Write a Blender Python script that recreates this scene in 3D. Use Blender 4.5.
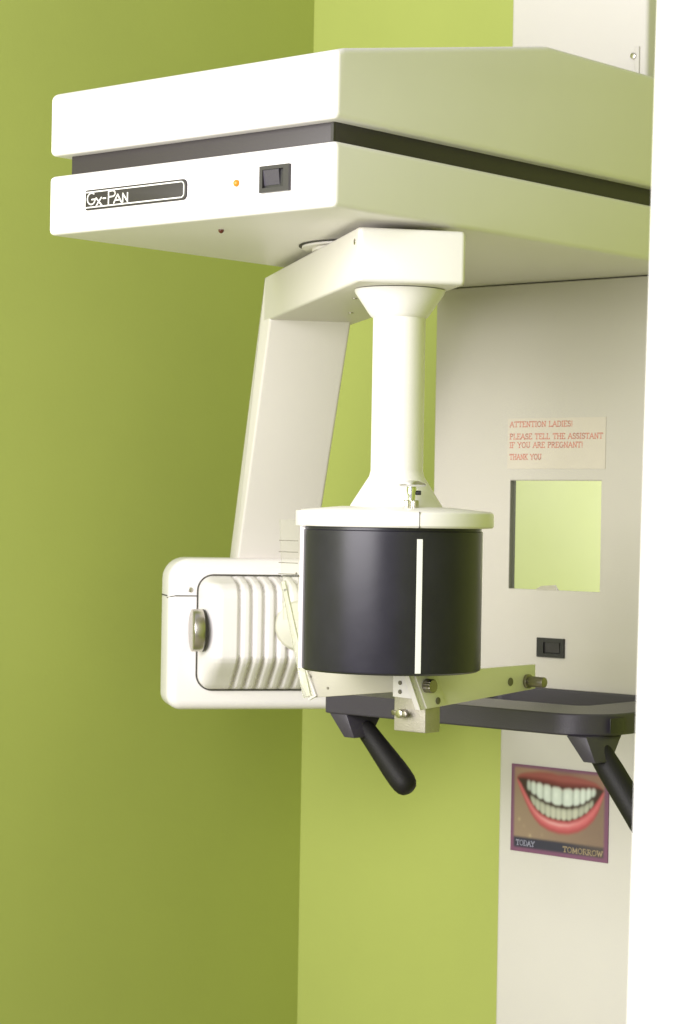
import bpy, bmesh, math, random
import numpy as np
from mathutils import Vector, Matrix
random.seed(7)
PI = math.pi
for o in list(bpy.data.objects): bpy.data.objects.remove(o)
scene = bpy.context.scene
col = scene.collection
EYE = 1.45                                   # lens height above the floor

# ---------------------------------------------------------------- camera
cd = bpy.data.cameras.new('camera'); cam = bpy.data.objects.new('camera', cd); col.objects.link(cam)
cd.sensor_fit = 'VERTICAL'; cd.sensor_height = 36; cd.lens = 2243.2/1024*36
cd.clip_start = .05; cd.clip_end = 60
cam.matrix_world = Matrix.Translation((0, 0, EYE)) @ Matrix.Rotation(PI/2-.0006, 4, 'X') @ Matrix.Rotation(.016874, 4, 'Z')
cd.dof.use_dof = True; cd.dof.focus_distance = 2.42; cd.dof.aperture_fstop = 16
scene.camera = cam

# ---------------------------------------------------------------- light
w = bpy.data.worlds.new('World'); scene.world = w; w.use_nodes = True
bg = w.node_tree.nodes['Background']; bg.inputs[0].default_value = (.97, .95, .99, 1); bg.inputs[1].default_value = .635
YAW = .7154
M = Matrix.Translation((-.0123, 2.3, EYE+.3116)) @ Matrix.Rotation(-YAW, 4, 'Z')            # machine frame: front lower right edge of the housing
ARM = Matrix.Translation((.0125, 2.4, EYE+.3041)) @ Matrix.Rotation(math.radians(12.5), 4, 'Z')  # turned arm frame
def area_lamp(name, p, target, sx, sy, power, colr):
    l = bpy.data.lights.new(name, 'AREA'); l.shape = 'RECTANGLE'; l.size = sx; l.size_y = sy; l.energy = power; l.color = colr
    o = bpy.data.objects.new(name, l); col.objects.link(o)
    P = M @ Vector(p); T = M @ Vector(target)
    o.matrix_world = Matrix.Translation(P) @ (T-P).to_track_quat('-Z', 'Y').to_matrix().to_4x4()
    return o
area_lamp('window_light', (-.10, -1.75, .10), (-.2, .2, -.1), 1.5, 1.3, 75, (1, .965, .985))
scene.view_settings.view_transform = 'Standard'; scene.view_settings.look = 'None'
scene.view_settings.exposure = 0; scene.view_settings.gamma = 1; scene.view_settings.use_curve_mapping = False
scene.render.engine = 'CYCLES'
scene.cycles.max_bounces = 10; scene.cycles.diffuse_bounces = 6

# ---------------------------------------------------------------- materials
def mat(name, c, rough=.4, metal=0, bump=0, bscale=200, var=0, vscale=6, coat=0, emit=0, trans=0, c2=None, spec=.5, ior=1.45):
    m = bpy.data.materials.new(name); m.use_nodes = True; nt = m.node_tree; b = nt.nodes['Principled BSDF']
    b.inputs['Base Color'].default_value = (*c, 1); b.inputs['Roughness'].default_value = rough
    b.inputs['Metallic'].default_value = metal; b.inputs['Specular IOR Level'].default_value = spec
    b.inputs['Coat Weight'].default_value = coat; b.inputs['Coat Roughness'].default_value = .15
    b.inputs['Transmission Weight'].default_value = trans; b.inputs['IOR'].default_value = ior
    if emit: b.inputs['Emission Color'].default_value = (*c, 1); b.inputs['Emission Strength'].default_value = emit
    tc = nt.nodes.new('ShaderNodeTexCoord')
    if bump:
        n = nt.nodes.new('ShaderNodeTexNoise'); n.inputs['Scale'].default_value = bscale; n.inputs['Detail'].default_value = 4
        nt.links.new(tc.outputs['Object'], n.inputs['Vector'])
        bp = nt.nodes.new('ShaderNodeBump'); bp.inputs['Strength'].default_value = bump; bp.inputs['Distance'].default_value = .001
        nt.links.new(n.outputs['Fac'], bp.inputs['Height']); nt.links.new(bp.outputs['Normal'], b.inputs['Normal'])
    if var:
        n2 = nt.nodes.new('ShaderNodeTexNoise'); n2.inputs['Scale'].default_value = vscale; n2.inputs['Detail'].default_value = 6; n2.inputs['Roughness'].default_value = .6
        nt.links.new(tc.outputs['Object'], n2.inputs['Vector'])
        r = nt.nodes.new('ShaderNodeValToRGB'); d = c2 or tuple(x*(1-var) for x in c)
        r.color_ramp.elements[0].position = .3; r.color_ramp.elements[1].position = .7
        r.color_ramp.elements[0].color = (*d, 1); r.color_ramp.elements[1].color = (*c, 1)
        nt.links.new(n2.outputs['Fac'], r.inputs['Fac']); nt.links.new(r.outputs['Color'], b.inputs['Base Color'])
        mr = nt.nodes.new('ShaderNodeMapRange'); mr.inputs['To Min'].default_value = rough*.88; mr.inputs['To Max'].default_value = min(1, rough*1.12)
        nt.links.new(n2.outputs['Fac'], mr.inputs['Value']); nt.links.new(mr.outputs['Result'], b.inputs['Roughness'])
    return m
enamel = mat('white_enamel', (.80, .772, .77), .36, bump=.10, bscale=420, var=.03, vscale=5)
enamel2 = mat('cream_enamel', (.63, .605, .57), .42, bump=.12, bscale=380, var=.03, vscale=4)
beige = mat('beige_panel_paint', (.53, .50, .455), .5, bump=.2, bscale=500, var=.035, vscale=4)
armpaint = mat('arm_paint', (.68, .65, .61), .42, bump=.12, bscale=420, var=.03)
greenw = mat('green_wall_paint', (.430, .492, .122), .55, bump=.16, bscale=140, var=.05, vscale=3.2)
floorm = mat('floor_vinyl', (.42, .38, .31), .5, var=.12, vscale=9)
whitep = mat('white_gloss_paint', (.86, .85, .82), .35, bump=.1, bscale=150, var=.02)
band = mat('charcoal_band', (.040, .034, .038), .42, bump=.1, bscale=500, var=.08)
dark = mat('black_plastic', (.022, .021, .022), .38, bump=.25, bscale=900, var=.15)
rockr = mat('rocker_plastic', (.040, .037, .040), .35, bump=.1, bscale=900)
drumm = mat('cassette_vinyl', (.018, .0165, .027), .33, bump=.07, bscale=60, var=.25, vscale=30)
traym = mat('charcoal_tray_plastic', (.050, .044, .060), .36, bump=.3, bscale=900, var=.08)
grip = mat('rubber_grip', (.012, .011, .011), .55, spec=.3, bump=.35, bscale=500, var=.15)
steel = mat('brushed_steel', (.56, .53, .48), .28, 1, bump=.15, bscale=700, var=.06)
chrome = mat('chrome', (.8, .8, .8), .12, 1)
alu = mat('cast_aluminium', (.46, .43, .37), .5, .6, bump=.5, bscale=600, var=.1, vscale=60)
platem = mat('nameplate_grey', (.030, .026, .026), .45, bump=.1, bscale=800, var=.06)
letter = mat('nameplate_lettering', (.85, .84, .80), .4)
gap = mat('joint_shadow_gap', (.05, .046, .035), .8)
lamp_o = mat('orange_lamp_lens', (.95, .22, .02), .3, emit=.12)
lamp_r = mat('red_brown_lens', (.10, .022, .010), .3)
mirrorm = mat('mirror_glass', (.96, .97, .95), .03, 1, var=.03, vscale=12)
papr = mat('taped_paper', (.58, .53, .46), .55, var=.04, vscale=30)
redink = mat('red_ink', (.58, .22, .17), .7)
tape = mat('white_drum_tape', (.86, .85, .86), .45, var=.04)
acryl = mat('clear_acrylic', (.94, .95, .89), .06, trans=.97, ior=1.03)
acryl2 = mat('frosted_acrylic', (.90, .90, .82), .25, trans=.8, ior=1.2)
mark = mat('scale_marks', (.16, .15, .11), .7)
dsteel = mat('dull_steel', (.30, .275, .24), .36, 1, bump=.2, bscale=700, var=.06)
capm = mat('grey_cap_plastic', (.56, .55, .45), .35, bump=.1, bscale=500)
barp = mat('front_bar_shaded_paint', (.46, .44, .37), .45, bump=.1, bscale=500, var=.04)  # bar colour darkened for the shade it gets beneath the drum
jambshadem = mat('jamb_shade_tone', (.13, .13, .095), .6)  # shade inside the mirror opening, put into the colour
chinp = mat('chin_rest_paint', (.78, .76, .70), .4, bump=.1, bscale=500, var=.04)

# ---------------------------------------------------------------- mesh helpers
def newbm(): return bmesh.new()
def add_box(bm, x0, x1, y0, y1, z0, z1, bev=0, seg=3):
    vs = [bm.verts.new(p) for p in ((x0,y0,z0),(x1,y0,z0),(x1,y1,z0),(x0,y1,z0),(x0,y0,z1),(x1,y0,z1),(x1,y1,z1),(x0,y1,z1))]
    fs = [bm.faces.new([vs[i] for i in f]) for f in ((3,2,1,0),(4,5,6,7),(0,1,5,4),(1,2,6,5),(2,3,7,6),(3,0,4,7))]
    if bev:
        es = list({e for f in fs for e in f.edges})
        bmesh.ops.bevel(bm, geom=es, offset=bev, segments=seg, profile=.5, affect='EDGES')
    return bm
def box(*a, **k): return add_box(newbm(), *a, **k)
def add_prism(bm, pts, ax, d0, d1, bev=0, seg=3, rim=None):
    """pts: polygon in the two axes other than ax, extruded from d0 to d1 along ax"""
    def P(p, d):
        q = list(p); q.insert(ax, d); return q
    a = [bm.verts.new(P(p, d0)) for p in pts]; b = [bm.verts.new(P(p, d1)) for p in pts]
    n = len(pts); fs = [bm.faces.new(a), bm.faces.new(b[::-1])]
    for i in range(n): fs.append(bm.faces.new([a[i], b[i], b[(i+1) % n], a[(i+1) % n]]))
    bmesh.ops.recalc_face_normals(bm, faces=fs)
    if bev:
        if rim is None: es = list({e for f in fs for e in f.edges})
        else: es = list({e for f in (fs[:2] if rim == 'both' else [fs[rim]]) for e in f.edges})
        bmesh.ops.bevel(bm, geom=es, offset=bev, segments=seg, profile=.5, affect='EDGES')
    return bm
def prism(*a, **k): return add_prism(newbm(), *a, **k)
def rrect(x0, x1, z0, z1, r, n=6, rs=None):
    rs = rs or (r, r, r, r); out = []
    for (cx, cz, sx, sz, a0), rr in zip(((x1, z1, -1, -1, 0), (x0, z1, 1, -1, 90), (x0, z0, 1, 1, 180), (x1, z0, -1, 1, 270)), rs):
        if rr < 1e-6: out.append((cx, cz)); continue
        for k in range(n+1):
            t = math.radians(a0+90*k/n); out.append((cx+sx*rr+rr*math.cos(t), cz+sz*rr+rr*math.sin(t)))
    return out
def add_lathe(bm, prof, n=64, a0=0, a1=2*PI, X=None, flute=0, fn=0):
    """prof: (radius, z); X: matrix placing the axis"""
    full = abs(a1-a0-2*PI) < 1e-6; cnt = n if full else n+1; rings = []
    for r, z in prof:
        ring = []
        for i in range(cnt):
            t = a0+(a1-a0)*i/n; rr = r
            if flute and r > flute*3: rr = r-(flute if (i % 2) else 0)
            p = Vector((rr*math.cos(t), rr*math.sin(t), z)); ring.append(bm.verts.new(X @ p if X else p))
        rings.append(ring)
    fs = []
    for A, B in zip(rings, rings[1:]):
        for i in range(n):
            j = (i+1) % cnt; fs.append(bm.faces.new((A[i], A[j], B[j], B[i])))
    for R in (rings[0], rings[-1]):
        if full: fs.append(bm.faces.new(R))
    bmesh.ops.recalc_face_normals(bm, faces=fs)
    return bm
def lathe(*a, **k): return add_lathe(newbm(), *a, **k)
def axis(p, d):
    d = Vector(d).normalized(); return Matrix.Translation(p) @ d.to_track_quat('Z', 'Y').to_matrix().to_4x4()
def cyl(p, d, r, L, bev=.001, n=40, bm=None, flute=0):
    b = min(bev, r*.5, L*.45)
    return add_lathe(bm or newbm(), [(r-b, 0), (r-b*.3, b*.3), (r, b), (r, L-b), (r-b*.3, L-b*.3), (r-b, L)], n, X=axis(p, d), flute=flute)
def obj(name, bm, m, parent=None, F=None, smooth=35):
    F = F or M
    if parent is not None: bm.transform(parent_world[parent.name].inverted() @ F)
    else: bm.transform(F)
    me = bpy.data.meshes.new(name); bm.to_mesh(me); bm.free(); me.materials.append(m)
    if smooth:
        for p in me.polygons: p.use_smooth = True
        me.set_sharp_from_angle(angle=math.radians(smooth))
    o = bpy.data.objects.new(name, me); col.objects.link(o)
    if parent is not None: o.parent = parent; parent_world[o.name] = parent_world[parent.name]
    else: parent_world[o.name] = Matrix.Identity(4)
    return o
parent_world = {}
def tag(o, label, cat, group=None):
    o['label'] = label; o['category'] = cat
    if group: o['group'] = group
    return o
def thing(name, label, cat, X):
    o = bpy.data.objects.new(name, None); col.objects.link(o); o.empty_display_size = .05
    o.matrix_world = X; parent_world[o.name] = X.copy(); return tag(o, label, cat)
def struct(name, bm, m, F=None, smooth=0):
    o = obj(name, bm, m, None, F, smooth); o['kind'] = 'structure'; return o
def ribbon(bm, lines, width, d, fr):
    """thin raised strokes; fr maps (s, t, depth) to the frame; d = height of the stroke"""
    for ln in lines:
        for (x0, y0), (x1, y1) in zip(ln, ln[1:]):
            dx, dy = x1-x0, y1-y0; L = math.hypot(dx, dy) or 1e-9; nx, ny = -dy/L*width/2, dx/L*width/2; ex, ey = dx/L*width*.45, dy/L*width*.45
            q = [(x0-ex+nx, y0-ey+ny), (x0-ex-nx, y0-ey-ny), (x1+ex-nx, y1+ey-ny), (x1+ex+nx, y1+ey+ny)]
            lo = [bm.verts.new(fr(a, b, 0)) for a, b in q]; hi = [bm.verts.new(fr(a, b, d)) for a, b in q]
            bm.faces.new(hi)
            for i in range(4): bm.faces.new((lo[i], lo[(i+1) % 4], hi[(i+1) % 4], hi[i]))
    return bm
def arc(cx, cy, rx, ry, a0, a1, n=8): return [(cx+rx*math.cos(math.radians(a0+(a1-a0)*i/n)), cy+ry*math.sin(math.radians(a0+(a1-a0)*i/n))) for i in range(n+1)]
S = .08
FONT = {   # strokes on a unit-high cell: (width, polylines)
 'A': (.72, [[(0,0),(.36,1),(.72,0)],[(.14,.36),(.58,.36)],[(-S,0),(S,0)],[(.62,0),(.82,0)]]),
 'D': (.70, [[(.1,0),(.1,1)],[(0,1),(.3,1)]+arc(.3,.5,.4,.5,90,-90)+[(0,0)]]),
 'E': (.60, [[(.1,0),(.1,1)],[(0,1),(.56,1),(.56,.85)],[(0,0),(.6,0),(.6,.16)],[(.1,.52),(.4,.52)]]),
 'F': (.56, [[(.1,0),(.1,1)],[(0,1),(.55,1),(.55,.85)],[(0,0),(.22,0)],[(.1,.52),(.4,.52)]]),
 'G': (.74, [arc(.38,.5,.36,.5,50,330,12)+[(.68,.42)],[(.5,.42),(.8,.42)]]),
 'H': (.74, [[(.1,0),(.1,1)],[(.64,0),(.64,1)],[(.1,.52),(.64,.52)],[(0,0),(.2,0)],[(0,1),(.2,1)],[(.54,0),(.74,0)],[(.54,1),(.74,1)]]),
 'I': (.26, [[(.13,0),(.13,1)],[(0,0),(.26,0)],[(0,1),(.26,1)]]),
 'K': (.72, [[(.1,0),(.1,1)],[(.62,1),(.1,.42)],[(.26,.58),(.66,0)],[(0,0),(.2,0)],[(0,1),(.2,1)],[(.56,0),(.76,0)],[(.5,1),(.7,1)]]),
 'L': (.58, [[(.1,0),(.1,1)],[(0,1),(.2,1)],[(0,0),(.56,0),(.56,.18)]]),
 'M': (.90, [[(.1,0),(.1,1),(.45,.15),(.8,1),(.8,0)],[(0,0),(.2,0)],[(.7,0),(.9,0)]]),
 'N': (.74, [[(.1,0),(.1,1),(.64,0),(.64,1)],[(0,0),(.2,0)],[(.54,1),(.74,1)]]),
 'O': (.76, [arc(.38,.5,.36,.5,0,360,14)]),
 'P': (.58, [[(.1,0),(.1,1)],[(0,1),(.3,1)]+arc(.3,.75,.26,.25,90,-90)+[(.1,.5)],[(0,0),(.22,0)]]),
 'R': (.68, [[(.1,0),(.1,1)],[(0,1),(.3,1)]+arc(.3,.75,.26,.25,90,-90)+[(.1,.5)],[(0,0),(.2,0)],[(.32,.5),(.62,0),(.74,0)]]),
 'S': (.52, [arc(.27,.76,.22,.24,20,250,8)+arc(.27,.26,.24,.26,80,-160,8)]),
 'T': (.66, [[(.33,0),(.33,1)],[(0,.84),(0,1),(.66,1),(.66,.84)],[(.22,0),(.44,0)]]),
 'U': (.74, [[(.1,1),(.1,.3)]+arc(.36,.3,.26,.3,180,360)+[(.62,1)],[(0,1),(.2,1)],[(.54,1),(.72,1)]]),
 'W': (.98, [[(.04,1),(.27,0),(.49,.9),(.71,0),(.94,1)],[(-.04,1),(.14,1)],[(.84,1),(1.02,1)]]),
 'Y': (.70, [[(.02,1),(.35,.5),(.68,1)],[(.35,.5),(.35,0)],[(.25,0),(.45,0)],[(-.06,1),(.1,1)],[(.6,1),(.76,1)]]),
 '!': (.2, [[(.1,1),(.1,.3)],[(.1,.06),(.1,.0)]]), ' ': (.34, [])}
def text_lines(txt, x0, y0, x1, h):
    wtot = sum(FONT[c][0]+.16 for c in txt)-.16; sx = (x1-x0)/wtot; out = []; x = 0
    for c in txt:
        cw, ls = FONT[c]; out += [[(x0+(x+px)*sx, y0+py*h) for px, py in l] for l in ls]; x += cw+.16
    return out
def front(v0):   # a surface facing -v at v0
    return lambda s, t, d: (s, v0-d, t)

# ================================================================ the room
Zf = -(EYE+.3116)          # floor height in machine coordinates
struct('floor', box(-1.2, 3.2, -3.2, 1.4, Zf-.05, Zf), floorm)
struct('back_wall', box(-.885, 1.0, .95, 1.05, Zf, 1.05), greenw)
struct('left_wall', box(-.985, -.885, -2.6, 1.05, Zf, 1.05), greenw)
struct('right_wall', box(.895, .965, -.70, .95, Zf, 1.05), greenw)
# white door frame in front, seen along its lining
df = thing('door_frame', 'white painted door frame standing close in front at the right edge', 'door frame', M @ Matrix.Translation((.92, -.70, Zf)))
def lean(bm, s):
    for v_ in bm.verts: v_.co.x += s*(v_.co.z+.35)
    return bm
obj('lining', lean(box(.8632, 1.0, -.735, -.702, Zf, 1.05, bev=.0015, seg=2), .0150), whitep, df)
obj('casing', lean(box(1.0015, 1.018, -.75, -.66, Zf, 1.05, bev=.003), .0132), whitep, df)
obj('stop_strip', lean(box(.955, .985, -.752, -.736, Zf, 1.05, bev=.003), .0132), whitep, df)

# ================================================================ machine: column and overhead housing
mc = thing('dental_xray_machine', 'white dental panoramic x-ray machine with overhead housing on a beige wall column', 'x-ray machine', M @ Matrix.Translation((-.205, .8, Zf)))
obj('column', box(-.3256, -.1045, .7295, .949, Zf, 1.04, bev=.006), enamel2, mc)
# front panel with an opening for the mirror
def framed(x0, x1, z0, z1, hx0, hx1, hz0, hz1, y0, y1):
    bm = newbm()
    xs = [x0, hx0, hx1, x1]; zs = [z0, hz0, hz1, z1]
    F_ = [[bm.verts.new((x, y0, z)) for z in zs] for x in xs]; B_ = [[bm.verts.new((x, y1, z)) for z in zs] for x in xs]
    for i in range(3):
        for j in range(3):
            if i == 1 and j == 1: continue
            bm.faces.new((F_[i][j], F_[i+1][j], F_[i+1][j+1], F_[i][j+1])); bm.faces.new((B_[i][j], B_[i][j+1], B_[i+1][j+1], B_[i+1][j]))
    for i in range(3):
        for j, s in ((0, 0), (3, 1)): bm.faces.new([(F_, B_)[k][a][j] for k, a in (((0, i), (1, i), (1, i+1), (0, i+1)) if s == 0 else ((0, i), (0, i+1), (1, i+1), (1, i)))])
        for a, s in ((0, 0), (3, 1)): bm.faces.new([(F_, B_)[k][a][j] for k, j in (((0, i), (0, i+1), (1, i+1), (1, i)) if s == 0 else ((0, i), (1, i), (1, i+1), (0, i+1)))])
    for j in (1,): bm.faces.new((F_[1][1], F_[1][2], B_[1][2], B_[1][1])); bm.faces.new((F_[2][1], B_[2][1], B_[2][2], F_[2][2]))
    bm.faces.new((F_[1][1], B_[1][1], B_[2][1], F_[2][1])); bm.faces.new((F_[1][2], F_[2][2], B_[2][2], B_[1][2]))
    bmesh.ops.recalc_face_normals(bm, faces=bm.faces)
    return bm
bm = framed(-.436, .004, -.575, -.0015, -.3035, -.1552, -.4132, -.2667, .7154, .7485)
fp = obj('front_panel', bm, beige, mc, smooth=0)
bev = fp.modifiers.new('bevel', 'BEVEL'); bev.width = .0016; bev.segments = 2; bev.limit_method = 'ANGLE'
# recess behind the panel is closed by the mirror
mi = obj('mirror', box(-.316, -.142, .7218, .7290, -.425, -.255), mirrorm, mc, smooth=0)
obj('mirror_reflection', prism([(-.262, -.4132), (-.226, -.4132), (-.231, -.4062), (-.252, -.4080)], 1, .7196, .7217), alu, mi)  # grey shape standing in for a reflection at the mirror's lower edge
obj('jamb_shade', box(-.3034, -.3026, .7160, .7216, -.4130, -.2669), jambshadem, fp, smooth=0)  # dark strip standing in for shade on the opening's left jamb
# rocker switch on the panel
ps = obj('panel_switch', framed(-.2525, -.2085, -.5025, -.4768, -.2415, -.2135, -.4975, -.4825, .7118, .7153), dark, mc, smooth=0)
obj('switch_well', box(-.2417, -.2133, .7143, .7147, -.4977, -.4823), grip, ps)
obj('rocker', prism([(.7124, -.4830), (.7141, -.4830), (.7141, -.4960), (.7136, -.4960)], 0, -.2390, -.2160), rockr, ps)
# cover plate and screw at the top of the column
obj('cover_plate', box(-.1225, -.1152, .7270, .7294, 0.2266, .3005, bev=.0008), enamel2, mc)
obj('screw', cyl((-.1235, .7269, .2885), (0, -1, 0), .0042, .0022, .0009), steel, mc)
sc = mc

# housing
prof = [(0, .0912), (.0, .1605), (.012, .1652), (.3676, .2266), (.80, .2266), (.80, .0912)]
uc = obj('upper_cover', prism(prof, 0, -.4400, 0, bev=.0065, seg=5), enamel, mc)
lc = obj('lower_cover', box(-.4400, 0, 0, .80, 0, .0682, bev=.0062, seg=5), enamel, mc)
bd = obj('trim_band', box(-.420, -.0165, .0165, .79, .060, .098, bev=.002), band, mc)
obj('corner_strip', box(-.0200, -.0163, .0148, .0166, .0683, .0905), rockr, bd)
# nameplate
npx0, npx1, npz0, npz1 = -.3745, -.2135, .0238, .0466
npl = obj('nameplate', prism(rrect(npx0, npx1, npz0, npz1, .004, rs=(.006, .002, .002, .006)), 1, -.0022, .0, bev=.0006, rim=0), platem, mc)
bm = newbm()
bl = [(npx0+.002, npz1-.0028), (npx1-.0075, npz1-.0028)]+arc(npx1-.0075, npz1-.0073, .0045, .0045, 90, 0, 5)+arc(npx1-.0075, npz0+.0073, .0045, .0045, 0, -90, 5)+[(npx0+.002, npz0+.0028)]
ribbon(bm, [bl], .0013, .0006, front(-.0022)); obj('border_line', bm, letter, npl, smooth=0)
bm = newbm()
z0 = npz0+.0066; H = .0122
GX = [arc(-.3643, z0+H*.5, .0058, H*.5, 55, 325, 14)+[(-.3588, z0+H*.42), (-.3635, z0+H*.42)],
      [(-.3570, z0+.0002-.002), (-.3500, z0+.0072-.001)], [(-.3575, z0+.0072-.001), (-.3492, z0-.002)],
      [(-.3474, z0+H*.42), (-.3440, z0+H*.42)],
      [(-.3398, z0-.002), (-.3398, z0+H), (-.3345, z0+H)]+arc(-.3345, z0+H-.0031, .0040, .0031, 90, -90, 8)+[(-.3398, z0+H-.0062)],
      [(-.3322, z0-.001), (-.3268, z0+.0076), (-.3214, z0-.001)], [(-.3304, z0+.0018), (-.3232, z0+.0018)],
      [(-.3196, z0-.001), (-.3196, z0+.0080), (-.3130, z0-.001), (-.3130, z0+.0080)]]
GX = [[(-.3706+(a_+.3701)*1.15, z0-.0006+(b_-z0)*1.06) for a_, b_ in l] for l in GX]
ribbon(bm, GX, .0015, .0006, front(-.0022)); obj('lettering', bm, letter, npl, smooth=0)
# indicator lamp
il = obj('indicator_lamp', lathe([(.0046, 0), (.0050, .0008), (.0046, .0016), (.0034, .0018)], 32, X=axis((-.1378, .0001, .0352), (0, -1, 0))), enamel, mc)
obj('lens', lathe([(.0040, .0010), (.0038, .0032), (.0026, .0048), (.0006, .0056)], 24, X=axis((-.1378, .0001, .0352), (0, -1, 0))), lamp_o, il)
# power switch: bezel frame and deep rocker
sw = obj('power_switch', framed(-.1030, -.0612, .0215, .0495, -.0985, -.0685, .0262, .0455, -.0042, .0001), rockr, mc, smooth=0)
obj('rocker', prism([(-.0034, .0452), (-.0006, .0452), (-.0006, .0292), (-.0012, .0292)], 0, -.0982, -.0760), traym, sw)
obj('switch_well', box(-.0986, -.0684, -.0006, -.0001, .0261, .0456), dark, sw)
# pilot lamp under the housing, pivot slot
obj('pilot_lamp', lathe([(.0032, 0), (.0030, .0020), (.0022, .0034), (.0008, .0042)], 24, X=axis((-.2314, .072, .0001), (0, 0, -1))), lamp_r, mc)
pivc = ARM @ Vector((.060, .235, 0)); pc = M.inverted() @ pivc
obj('pivot_opening', cyl((pc.x, pc.y, -.0004), (0, 0, -1), .0758, .0012, .0002, 72), gap, mc)
obj('pivot_ring', cyl((pc.x, pc.y, -.0002), (0, 0, -1), .0722, .0040, .0008, 72), armpaint, mc)

# ================================================================ rotating arm with tube head and cassette drum
ra = thing('rotating_arm', 'white rotating arm carrying the ribbed tube head and the black cassette drum', 'x-ray arm', ARM @ Matrix.Translation((.06, .235, 0)))
A_ = lambda name, bm, m, p=ra, smooth=35: obj(name, bm, m, p, ARM, smooth)
bev_beam = prism([(-.001, 0), (.543, -.0005), (.548, -.0590), (-.001, -.0588)], 0, 0, .119, bev=.0035, seg=4)
A_('beam', bev_beam, armpaint)
A_('end_cover', box(.0006, .1192, -.0040, .034, -.0586, -.0002, bev=.0052, seg=4), enamel)
A_('screw', cyl((.0004, .0140, -.0145), (-1, 0, 0), .0034, .0012, .0005, 24), steel)
for q in ((.039, .183), (.076, .367)): A_('screw', cyl((q[0], q[1], -.0588), (0, 0, -1), .0034, .0014, .0005, 24), steel)
A_('leg', prism([(.508, -.0585), (.545, -.0002), (.5465, -.0002), (.7865, -.375), (.85, -.475), (.79, -.475), (.7170, -.3695)], 0, .0004, .1085, bev=.0035, seg=4), armpaint)
A_('pivot_collar', cyl((.060, .235, .0), (0, 0, 1), .060, .0048, .0006, 64), armpaint)
# tube head
hd = A_('tube_head', prism(rrect(-.0985, .2215, -.5795, -.3722, .022, n=8, rs=(.02, .030, .020, .02)), 1, .6895, .768, bev=.0125, seg=5, rim='both'), enamel)
bm = box(-.0905, -.0550, .6888, .6899, -.4245, -.4230); add_box(bm, -.0992, -.0983, .704, .755, -.4250, -.4235); A_('seam', bm, gap, hd)
bm = newbm(); ribbon(bm, [[(-.0880, 0), (-.0950, -.0010), (-.0990, -.0030)]], .0012, 0, lambda s, t, d: (s, .6888+(.0018 if s < -.094 else 0)+(.0115 if s < -.097 else 0), t-.4237)); A_('seam', bm, gap, hd)
A_('screw', cyl((-.0690, .6893, -.4155), (0, -1, 0), .0034, .0014, .0005, 24), steel, hd)
# ribbed cover
PA0, PA1, PZ0, PZ1 = -.0580, .176, -.5510, -.3960
A_('cover_gap', prism(rrect(PA0-.0022, PA1+.0022, PZ0-.0022, PZ1+.0022, .023, n=8), 1, .6884, .6900), gap, hd)
def pad():
    bm = newbm(); prof = []
    sec = [(0, 0), (.006, .0012), (.014, .004), (.030, .016), (.056, .034), (.064, .0405), (.0690, .047), (.0700, .056), (.0702, .080), (.0700, .115), (.0690, .130), (.0655, .138), (.054, .146), (.030, .1515), (.012, .1540), (0, .155)]
    # refine
    pts = []
    for (p0, q0), (p1, q1) in zip(sec, sec[1:]):
        for k in range(3): pts.append((p0+(p1-p0)*k/3, q0+(q1-q0)*k/3))
    pts.append(sec[-1])
    n = 460; rows = []
    L = PA1-PA0
    for i in range(n+1):
        # denser stations near the ends
        a = L*i/n
        e = min(a, L-a)
        R = .024
        t = min(1, max(0, e/R)); dome = math.sqrt(max(0, 1-(1-t)**2)); t2 = min(1, e/.020); corner = .021*(1-math.sqrt(max(0, 1-(1-t2)**2)))
        g = 0
        if a > .041:
            ph = ((a-.0470) / .0165) % 1.0; dd = min(ph, 1-ph)
            g = math.exp(-(dd/.17)**2)
            if a < .043: g *= (a-.041)/.002
        row = []
        for j, (p, q) in enumerate(pts):
            # normal of the section
            j0, j1 = max(0, j-1), min(len(pts)-1, j+1); tp, tq = pts[j1][0]-pts[j0][0], pts[j1][1]-pts[j0][1]; l = math.hypot(tp, tq) or 1
            nq, npn = tp/l*-1, tq/l    # outward
            qq = q + (-nq if False else nq)*-1*0
            gd = .0068*g*min(1, p/.012)
            pp = p*(.10+.90*dome) - npn*gd
            q2 = q - nq*gd
            q2 = min(max(q2, corner), .155-corner)
            row.append(bm.verts.new((PA0+a, .6892-pp, PZ0+q2)))
        rows.append(row)
    for r0, r1 in zip(rows, rows[1:]):
        for j in range(len(r0)-1): bm.faces.new((r0[j], r1[j], r1[j+1], r0[j+1]))
    bm.faces.new(rows[0]); bm.faces.new(rows[-1][::-1])
    bmesh.ops.recalc_face_normals(bm, faces=bm.faces)
    return bm
A_('ribbed_cover', pad(), enamel, hd, 60)
kb = A_('side_knob', cyl((-.0578, .650, -.4685), (-1, .0, 0), .0288, .0150, .0018, 56), steel, hd)
A_('washer', cyl((-.0570, .650, -.4685), (-1, 0, 0), .0288, .0007, .0004, 48), gap, hd)
A_('round_cap', lathe([(.034, 0), (.034, .006), (.031, .010), (.012, .0125), (.0005, .013)], 56, X=axis((.0700, .619, -.4600), (-.30, -.95, .05))), capm, hd)
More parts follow.
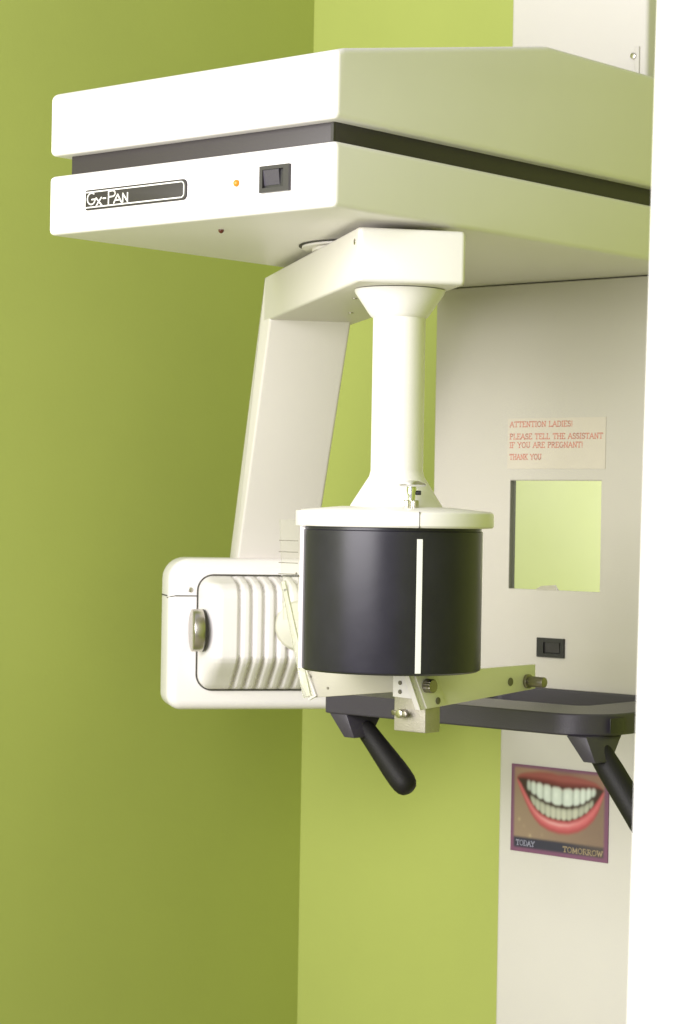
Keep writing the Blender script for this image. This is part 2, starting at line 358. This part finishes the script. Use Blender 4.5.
# cassette carrier
DX, DY = .0640, .0675
DR = .0600        # the drum hangs a touch left of the tube axis
def dl(prof, n=96, **k): return lathe(prof, n, X=Matrix.Translation((DX, DY, 0)), **k)
dl2 = lambda prof, n=96, **k: lathe(prof, n, X=Matrix.Translation((DR, DY, 0)), **k)
A_('column_flare', dl([(.0295, -.0905), (.0315, -.0890), (.0335, -.0865), (.0492, -.0632), (.0502, -.0598)]), enamel)
A_('column_tube', dl([(.0290, -.2700), (.0290, -.0880)]), enamel)
A_('column_base', dl([(.0515, -.2995), (.0505, -.2970), (.0305, -.2655), (.0292, -.2600)]), enamel)
dsc = A_('top_disc', dl([(.100, -.3215), (.1065, -.3210), (.1080, -.3190), (.1080, -.3075), (.1072, -.3050), (.1045, -.3030), (.06, -.2988), (.02, -.2985)], 128), enamel)
sa = math.atan2(-1, .26)
A_('seam', prism([(DX-.0013, -.3215), (DX-.0005, -.3215), (DX-.0005, -.3040), (DX-.0013, -.3040)], 1, DY-.1081, DY-.1), gap, dsc)
# side block that squares the left end of the disc, and the flat back plate
A_('back_plate', box(DR-.1036, DR+.1022, DY-.002, DY+.0015, -.4775, -.3212, bev=.0006), enamel)
A_('rear_shell', dl([(.090, -.474), (.0945, -.470), (.0945, -.3212)], 48, a0=0, a1=PI), enamel)
A_('disc_side_lug', box(DX-.1088, DX-.0700, DY-.016, DY+.022, -.3214, -.3042, bev=.0010), enamel, dsc)
dr = A_('cassette_drum', dl2([(.0967, -.4785), (.0995, -.4770), (.1000, -.4750), (.1000, -.3255), (.0985, -.3245), (.0985, -.3216)], 96, a0=PI+.012, a1=2*PI-.012), drumm)
A_('drum_floor', prism([(DR+.0968*math.cos(t), DY+.0968*math.sin(t)) for t in [PI+.012+(PI-.024)*i/48 for i in range(49)]], 2, -.4787, -.4772), drumm, dr)
t0 = -PI/2+.275-math.radians(12.5)+.0
A_('white_stripe', lathe([(.1001, -.4760), (.1007, -.4756), (.1007, -.3335), (.1001, -.3330)], 6, a0=t0-.032, a1=t0+.032, X=Matrix.Translation((DR, DY, 0))), tape, dr)
for tt in (-PI+.10, -.10):
    A_('edge_strip', lathe([(.1001, -.4745), (.1001, -.4740), (.1001, -.3300), (.1001, -.3295)], 4, a0=tt-.012, a1=tt+.012, X=Matrix.Translation((DR, DY, 0))), dark, dr)
# chrome clamp knob on the disc
kx, ky = .0650, .004
kn = A_('clamp_knob', lathe([(.0078, -.3035), (.0080, -.3025), (.0080, -.2925), (.0075, -.2915)], 44, X=Matrix.Translation((kx, ky, 0)), flute=.0006), steel, ra, 20)
A_('stem', lathe([(.0042, -.2918), (.0045, -.287), (.0058, -.2805), (.0052, -.2775)], 32, X=Matrix.Translation((kx, ky, 0))), chrome, kn)
A_('cap', lathe([(.0050, -.2778), (.0152, -.2770), (.0165, -.2750), (.0142, -.2731), (.0070, -.2706), (.0010, -.2700)], 48, X=Matrix.Translation((kx, ky, 0))), chrome, kn)
A_('lock_pin', cyl((kx+.003, ky, -.2835), (1, -.35, 0), .0024, .0075, .0006, 20), dark, kn)

# ================================================================ handle tray
tr = thing('handle_tray', 'charcoal tray shelf with two slanted black hand grips below the chin rest', 'handle tray', M @ Matrix.Translation((-.16, .7, -.57)))
out = rrect(-.368, .046, .414, .7140, .05, n=8, rs=(.004, .004, .006, .058))
inn = rrect(-.32, -.041, .517, .704, .02, n=8)
bm = newbm(); zt, zb, zp = -.5434, -.5690, -.5690
nO, nI = len(out), len(inn)
ov = [bm.verts.new((x, y, zt)) for x, y in out]; iv = [bm.verts.new((x, y, zt)) for x, y in inn]
ob = [bm.verts.new((x, y, zb)) for x, y in out]; ip = [bm.verts.new((x, y, zp)) for x, y in inn]
assert nO == nI
for i in range(nO):
    j = (i+1) % nO
    bm.faces.new((ov[i], ov[j], iv[j], iv[i])); bm.faces.new((ob[i], ob[j], ov[j], ov[i])); bm.faces.new((iv[i], iv[j], ip[j], ip[i]))
for i in range(nO):
    j = (i+1) % nO; bm.faces.new((ob[j], ob[i], ip[i], ip[j]))
bmesh.ops.recalc_face_normals(bm, faces=bm.faces)
tb = obj('tray', bm, traym, tr)
mdf = tb.modifiers.new('bevel', 'BEVEL'); mdf.width = .0022; mdf.segments = 3; mdf.limit_method = 'ANGLE'; mdf.angle_limit = math.radians(50)
for u0, r0, r1, Lh, d in ((-.360, .0124, .0162, .104, (.70, .04, -.715)), (.0065, .0142, .0158, .119, (.60, .04, -.80))):
    bm = newbm(); lo = [(u0+.0235, .418), (u0+.0405, .418), (u0+.0440, .446), (u0+.0235, .446)]; hi = [(u0, .416), (u0+.0285, .416), (u0+.0340, .482), (u0, .482)]
    a = [bm.verts.new((x, y, -.5980)) for x, y in lo]; b = [bm.verts.new((x, y, -.5688)) for x, y in hi]
    bm.faces.new(a[::-1]); bm.faces.new(b)
    for i in range(4): bm.faces.new((a[i], a[(i+1) % 4], b[(i+1) % 4], b[i]))
    bmesh.ops.recalc_face_normals(bm, faces=bm.faces); bmesh.ops.bevel(bm, geom=list(bm.edges), offset=.0012, segments=2, profile=.5, affect='EDGES')
    obj('bracket', bm, traym, tr)
    obj('hand_grip', lathe([(r0-.002, 0), (r0, .004), (r0+.0012, .03), (r1-.0002, Lh-.034), (r1, Lh-.020), (r1-.0005, Lh-.010), (r1-.0022, Lh-.0035), (r1-.0055, Lh+.0012), (r1*.35, Lh+.0038), (.001, Lh+.0042)], 48, X=axis((u0+(.0290 if u0 < -.1 else .0225), .449, -.5850), d)), grip, tr)
obj('latch', box(.0462, .0475, .447, .478, -.5660, -.5480, bev=.0005), dark, tr)

# ================================================================ chin rest
cr = thing('chin_rest', 'cream metal chin rest bars with steel knobs beneath the cassette drum', 'chin rest', M @ Matrix.Translation((-.03, .18, -.55)))
C_ = lambda name, bm, m, p=cr, smooth=35: obj(name, bm, m, p, M, smooth)
sb = C_('side_bar', prism([(.1765, -.4895), (.4090, -.4880), (.4100, -.5165), (.1985, -.5298)], 0, -.0370, -.0338, bev=.0006, seg=2), chinp)
C_('slanted_plate', prism([(.1835, -.4915), (.2195, -.4920), (.2385, -.5255), (.2045, -.5285)], 0, -.0337, -.0315, bev=.0006, seg=2), chinp)
C_('slanted_edge', prism([(.1735, -.4895), (.1762, -.4895), (.1982, -.5300), (.1955, -.5300)], 0, -.0410, -.0338, bev=.0004, seg=2), enamel)
C_('front_plate', prism([(-.0822, -.4935), (-.0560, -.4925), (-.0470, -.5195), (-.0822, -.5185)], 1, .2060, .2088, bev=.0005, seg=2), enamel)
for z in (-.5025, -.5125): C_('screw', cyl((-.0715, .2059, z), (0, -1, 0), .0025, .0010, .0003, 20), mark)
fb = C_('front_bar', prism([(-.2247, -.4952), (-.0825, -.4940), (-.0825, -.5137), (-.2053, -.5284)], 1, .2121, .2160, bev=.0008, seg=2), barp)
for q in ((-.2110, -.5045), (-.1840, -.5160)): C_('screw', cyl((q[0], .2120, q[1]), (0, -1, 0), .0016, .0008, .0002, 16), mark, fb)
C_('clamp_block', box(-.0825, -.0376, .2091, .2356, -.5565, -.5165, bev=.0010), alu)
C_('pivot_knob', cyl((-.0314, .2020, -.5030), (1, 0, 0), .0078, .0105, .0008, 36, flute=.0005), dsteel, cr, 20)
C_('pivot_knob', cyl((-.0338, .3925, -.5070), (1, 0, 0), .0062, .0255, .0010, 32), dsteel)
C_('collar', cyl((-.0337, .3925, -.5070), (1, 0, 0), .0084, .0040, .0008, 32), dsteel)
C_('bolt', cyl((-.0337, .3602, -.5062), (1, 0, 0), .0048, .0008, .0003, 28), mark)
C_('bolt', cyl((-.0314, .2233, -.5208), (1, 0, 0), .0040, .0008, .0003, 24), mark)
ws = C_('wing_screw', cyl((-.0670, .2092, -.5365), (0, -1, 0), .0050, .0110, .0012, 24), steel)
bm = newbm()
for sx in (-1, 1): add_prism(bm, [(-.0670, -.5390), (-.0670+sx*.0100, -.5392-sx*.0010), (-.0670+sx*.0115, -.5350-sx*.0010), (-.0670+sx*.0090, -.5325), (-.0670, -.5345)], 1, .1985, .2008, bev=.0005, seg=2)
C_('wing', bm, dsteel, ws)
# the clear guides with their scale, at the left end
tg = thing('temple_guide', 'clear acrylic temple guide with fine scale lines left of the drum', 'temple guide', M @ Matrix.Translation((-.19, .16, -.52)))
T_ = lambda name, bm, m, p=tg, smooth=35: obj(name, bm, m, p, M, smooth)
gp = T_('guide_plate', prism([(-.2590, -.3230), (-.2291, -.3230), (-.2270, -.4400), (-.2500, -.4400)], 1, .2060, .2076), acryl, smooth=0)
for z in (-.3475, -.3608, -.3735, -.3865): T_('scale_line', box(-.2585, -.2285, .2055, .20595, z-.0004, z+.0004), mark, gp)
T_('screw', cyl((-.2470, .2058, -.4055), (0, -1, 0), .0016, .001, .0003, 14), mark, gp)
T_('screw', cyl((-.2300, .2058, -.3855), (0, -1, 0), .0013, .001, .0003, 14), mark, gp)
def slat(p0, p1, w0, w1, y0, y1):
    d = Vector((p1[0]-p0[0], p1[1]-p0[1])).normalized(); n = Vector((-d.y, d.x))
    return prism([(p0[0]-n.x*w0, p0[1]-n.y*w0), (p1[0]-n.x*w1, p1[1]-n.y*w1), (p1[0]+n.x*w1, p1[1]+n.y*w1), (p0[0]+n.x*w0, p0[1]+n.y*w0)], 1, y0, y1, bev=.0006, seg=2)
T_('guide_arm', slat((-.2490, -.3950), (-.2080, -.5270), .0034, .0060, .2020, .2050), acryl2)
T_('guide_arm_clamp', slat((-.2225, -.4955), (-.2050, -.5290), .0062, .0062, .2085, .2118), enamel)

# ================================================================ prints on the column
pn = tag(obj('warning_notice', box(-.3085, -.1487, .7146, .71535, -.2510, -.1830), papr, None, M, 0), 'small taped paper notice with red lettering above the mirror', 'notice')
pw = Matrix.Identity(4)
bm = newbm()
for tx, y, x1 in (('ATTENTION LADIES!', -.1945, -.2020), ('PLEASE TELL THE ASSISTANT', -.2110, -.1535), ('IF YOU ARE PREGNANT!', -.2225, -.1850), ('THANK YOU', -.2385, -.2520)):
    ribbon(bm, text_lines(tx, -.3045, y, x1, .0070), .00105, .0002, front(.7146))
obj('red_text', bm, redink, pn, M, 0)

# smile poster: a flat print, colours held on a fine grid
def smile(s, t):
    def sm(a, b, x): x = min(1, max(0, (x-a)/(b-a))); return x*x*(3-2*x)
    def mix(p, q, k): return tuple(p[i]+(q[i]-p[i])*k for i in range(3))
    if s < .032 or s > .962 or t < .045 or t > .968: return (.19, .075, .15)
    if t < .165: return (.036, .034, .062) if s < .5 else mix((.036, .034, .062), (.085, .065, .07), sm(.5, .9, s))
    skin = mix((.30, .215, .155), (.23, .155, .12), sm(.1, 1, s)); skin = mix(skin, (.30, .16, .13), sm(.55, 1, t)*.8)
    skin = mix(skin, (.36, .24, .16), .6*math.exp(-((s-.25)/.22)**2-((t-.93)/.05)**2)); skin = mix(skin, (.16, .09, .09), .6*math.exp(-((s-.55)/.18)**2-((t-.97)/.05)**2))
    c = skin
    for hx, hy, hk in ((.09, .37, .7), (.205, .195, .8), (.33, .22, .25), (.14, .30, .25)): c = mix(c, (.60, .48, .30), math.exp(-(math.hypot((s-hx)*1.3, t-hy)/.014)**2)*hk)
    I = lambda xs, ys: float(np.interp(s, xs, ys))
    if .06 < s < .955:
        up_out = I([.06,.10,.15,.3,.42,.49,.6,.75,.87,.955], [.86,.90,.920,.950,.950,.935,.942,.920,.885,.81])
        up_in = I([.06,.15,.22,.36,.5,.56,.7,.82,.9,.955], [.84,.838,.828,.81,.79,.785,.80,.82,.82,.80])
        bite = I([.15,.22,.30,.36,.46,.56,.64,.71,.78,.84,.9], [.74,.68,.635,.605,.58,.572,.585,.61,.655,.71,.76])
        lo_t = I([.2,.25,.31,.4,.5,.6,.7,.78,.84], [.62,.53,.475,.43,.415,.42,.465,.53,.61])
        lo_in = I([.06,.1,.15,.2,.25,.31,.4,.5,.6,.7,.78,.85,.9,.955], [.84,.79,.69,.60,.525,.468,.424,.408,.414,.458,.524,.615,.70,.80])
        lo_out = I([.06,.1,.15,.2,.25,.31,.4,.5,.6,.7,.78,.85,.9,.955], [.82,.70,.58,.47,.39,.325,.275,.255,.262,.30,.36,.445,.55,.75])
        if lo_out-.02 < t < up_out+.02:
            if t > up_in:
                f = (t-up_in)/max(.012, up_out-up_in); c2 = mix((.12, .020, .026), (.28, .058, .062), sm(0, .55, f)); c2 = mix(c2, (.36, .12, .11), .45*math.exp(-((f-.62)/.2)**2)); c = mix(c2, skin, sm(.75, 1.1, f))
            elif t < lo_in:
                f = (lo_in-t)/max(.012, lo_in-lo_out); c2 = mix((.36, .05, .065), (.62, .150, .17), math.exp(-((f-.45)/.30)**2)); c2 = mix(c2, (.88, .54, .54), .6*math.exp(-((f-.32)/.11)**2)*math.exp(-((s-.47)/.22)**2)); c = mix(c2, skin, sm(.82, 1.12, f))
            else:
                c = (.045, .022, .022)
                edges = [.165,.205,.262,.335,.420,.535,.645,.715,.775,.83,.875]
                for n_, (a, b) in enumerate(zip(edges, edges[1:])):
                    if a <= s < b:
                        m = (s-a)/(b-a); q = abs(2*m-1); bot = bite+.004+(.030 if n_ % 3 else .022)*q**3.5+(-.008 if n_ in (2, 7) else 0)*(1-q); top = up_in-.002-.030*q**3
                        if bot < t < top:
                            e = 1-q**6; sh = 1-.60*sm(.25, .42, abs(s-.53)); v = sh*(.45+.55*e)
                            c = (.66*v, .73*v, .68*v); c = mix(c, (.36, .20, .19), sm(.030, 0, top-t)*.6); c = mix(c, (.90, .96, .92), .5*sh*math.exp(-((m-.42)/.2)**2-((t-(bot+top)/2-.01)/.05)**2))
                edges = [.205,.255,.305,.36,.415,.47,.525,.58,.64,.70,.76,.81,.85]
                for a, b in zip(edges, edges[1:]):
                    if a <= s < b:
                        m = (s-a)/(b-a); q = abs(2*m-1); top = bite-.022-.008*q; bot = lo_t+.024*q**2.5
                        if bot < t < top:
                            e = 1-q**5; sh = (.84-1.1*abs(s-.5)**1.5)*(.93+.07*math.sin(a*61)); v = sh*(.5+.5*e)*(1-.3*sm(.04, 0, top-t)); c = (.72*v, .73*v, .60*v)
    return c
px0, px1, pz0, pz1 = -.3020, -.1435, -.7685, -.6510
po = tag(obj('smile_poster', box(px0, px1, .7280, .7294, pz0, pz1), mat('poster_board', (.20, .085, .17), .45), None, M, 0), 'small purple-bordered poster of a toothy red-lipped smile', 'poster')
bm = newbm(); nx, nz = 190, 140; lay = bm.loops.layers.float_color.new('print')
g = [[bm.verts.new((px0+(px1-px0)*i/nx,   .7277, pz0+(pz1-pz0)*j/nz)) for j in range(nz+1)] for i in range(nx+1)]
cc = np.array([[smile(i/nx, j/nz) for j in range(nz+1)] for i in range(nx+1)])
for _ in range(4):
    q = np.pad(cc, ((1, 1), (1, 1), (0, 0)), mode='edge'); q = (q[:-2]+2*q[1:-1]+q[2:])/4; cc = (q[:, :-2]+2*q[:, 1:-1]+q[:, 2:])/4
for i in range(nx):
    for j in range(nz):
        f = bm.faces.new((g[i][j], g[i+1][j], g[i+1][j+1], g[i][j+1]))
        for l, (a, b) in zip(f.loops, ((i, j), (i+1, j), (i+1, j+1), (i, j+1))): l[lay] = (*cc[a][b], 1)
pm = mat('poster_print', (1, 1, 1), .4, coat=.2); at = pm.node_tree.nodes.new('ShaderNodeVertexColor'); at.layer_name = 'print'
pm.node_tree.links.new(at.outputs['Color'], pm.node_tree.nodes['Principled BSDF'].inputs['Base Color'])
obj('printed_picture', bm, pm, po, M, 0)
bm = newbm(); ribbon(bm, text_lines('TODAY', px0+.010, pz0+.0085, px0+.040, .0068), .0013, .0002, front(.7276)); obj('caption', bm, mat('pale_print', (.30, .30, .40), .6), po, M, 0)
bm = newbm(); ribbon(bm, text_lines('TOMORROW', px1-.071, pz0+.0075, px1-.008, .0068), .0013, .0002, front(.7276)); obj('caption', bm, mat('tan_print', (.36, .28, .18), .6), po, M, 0)
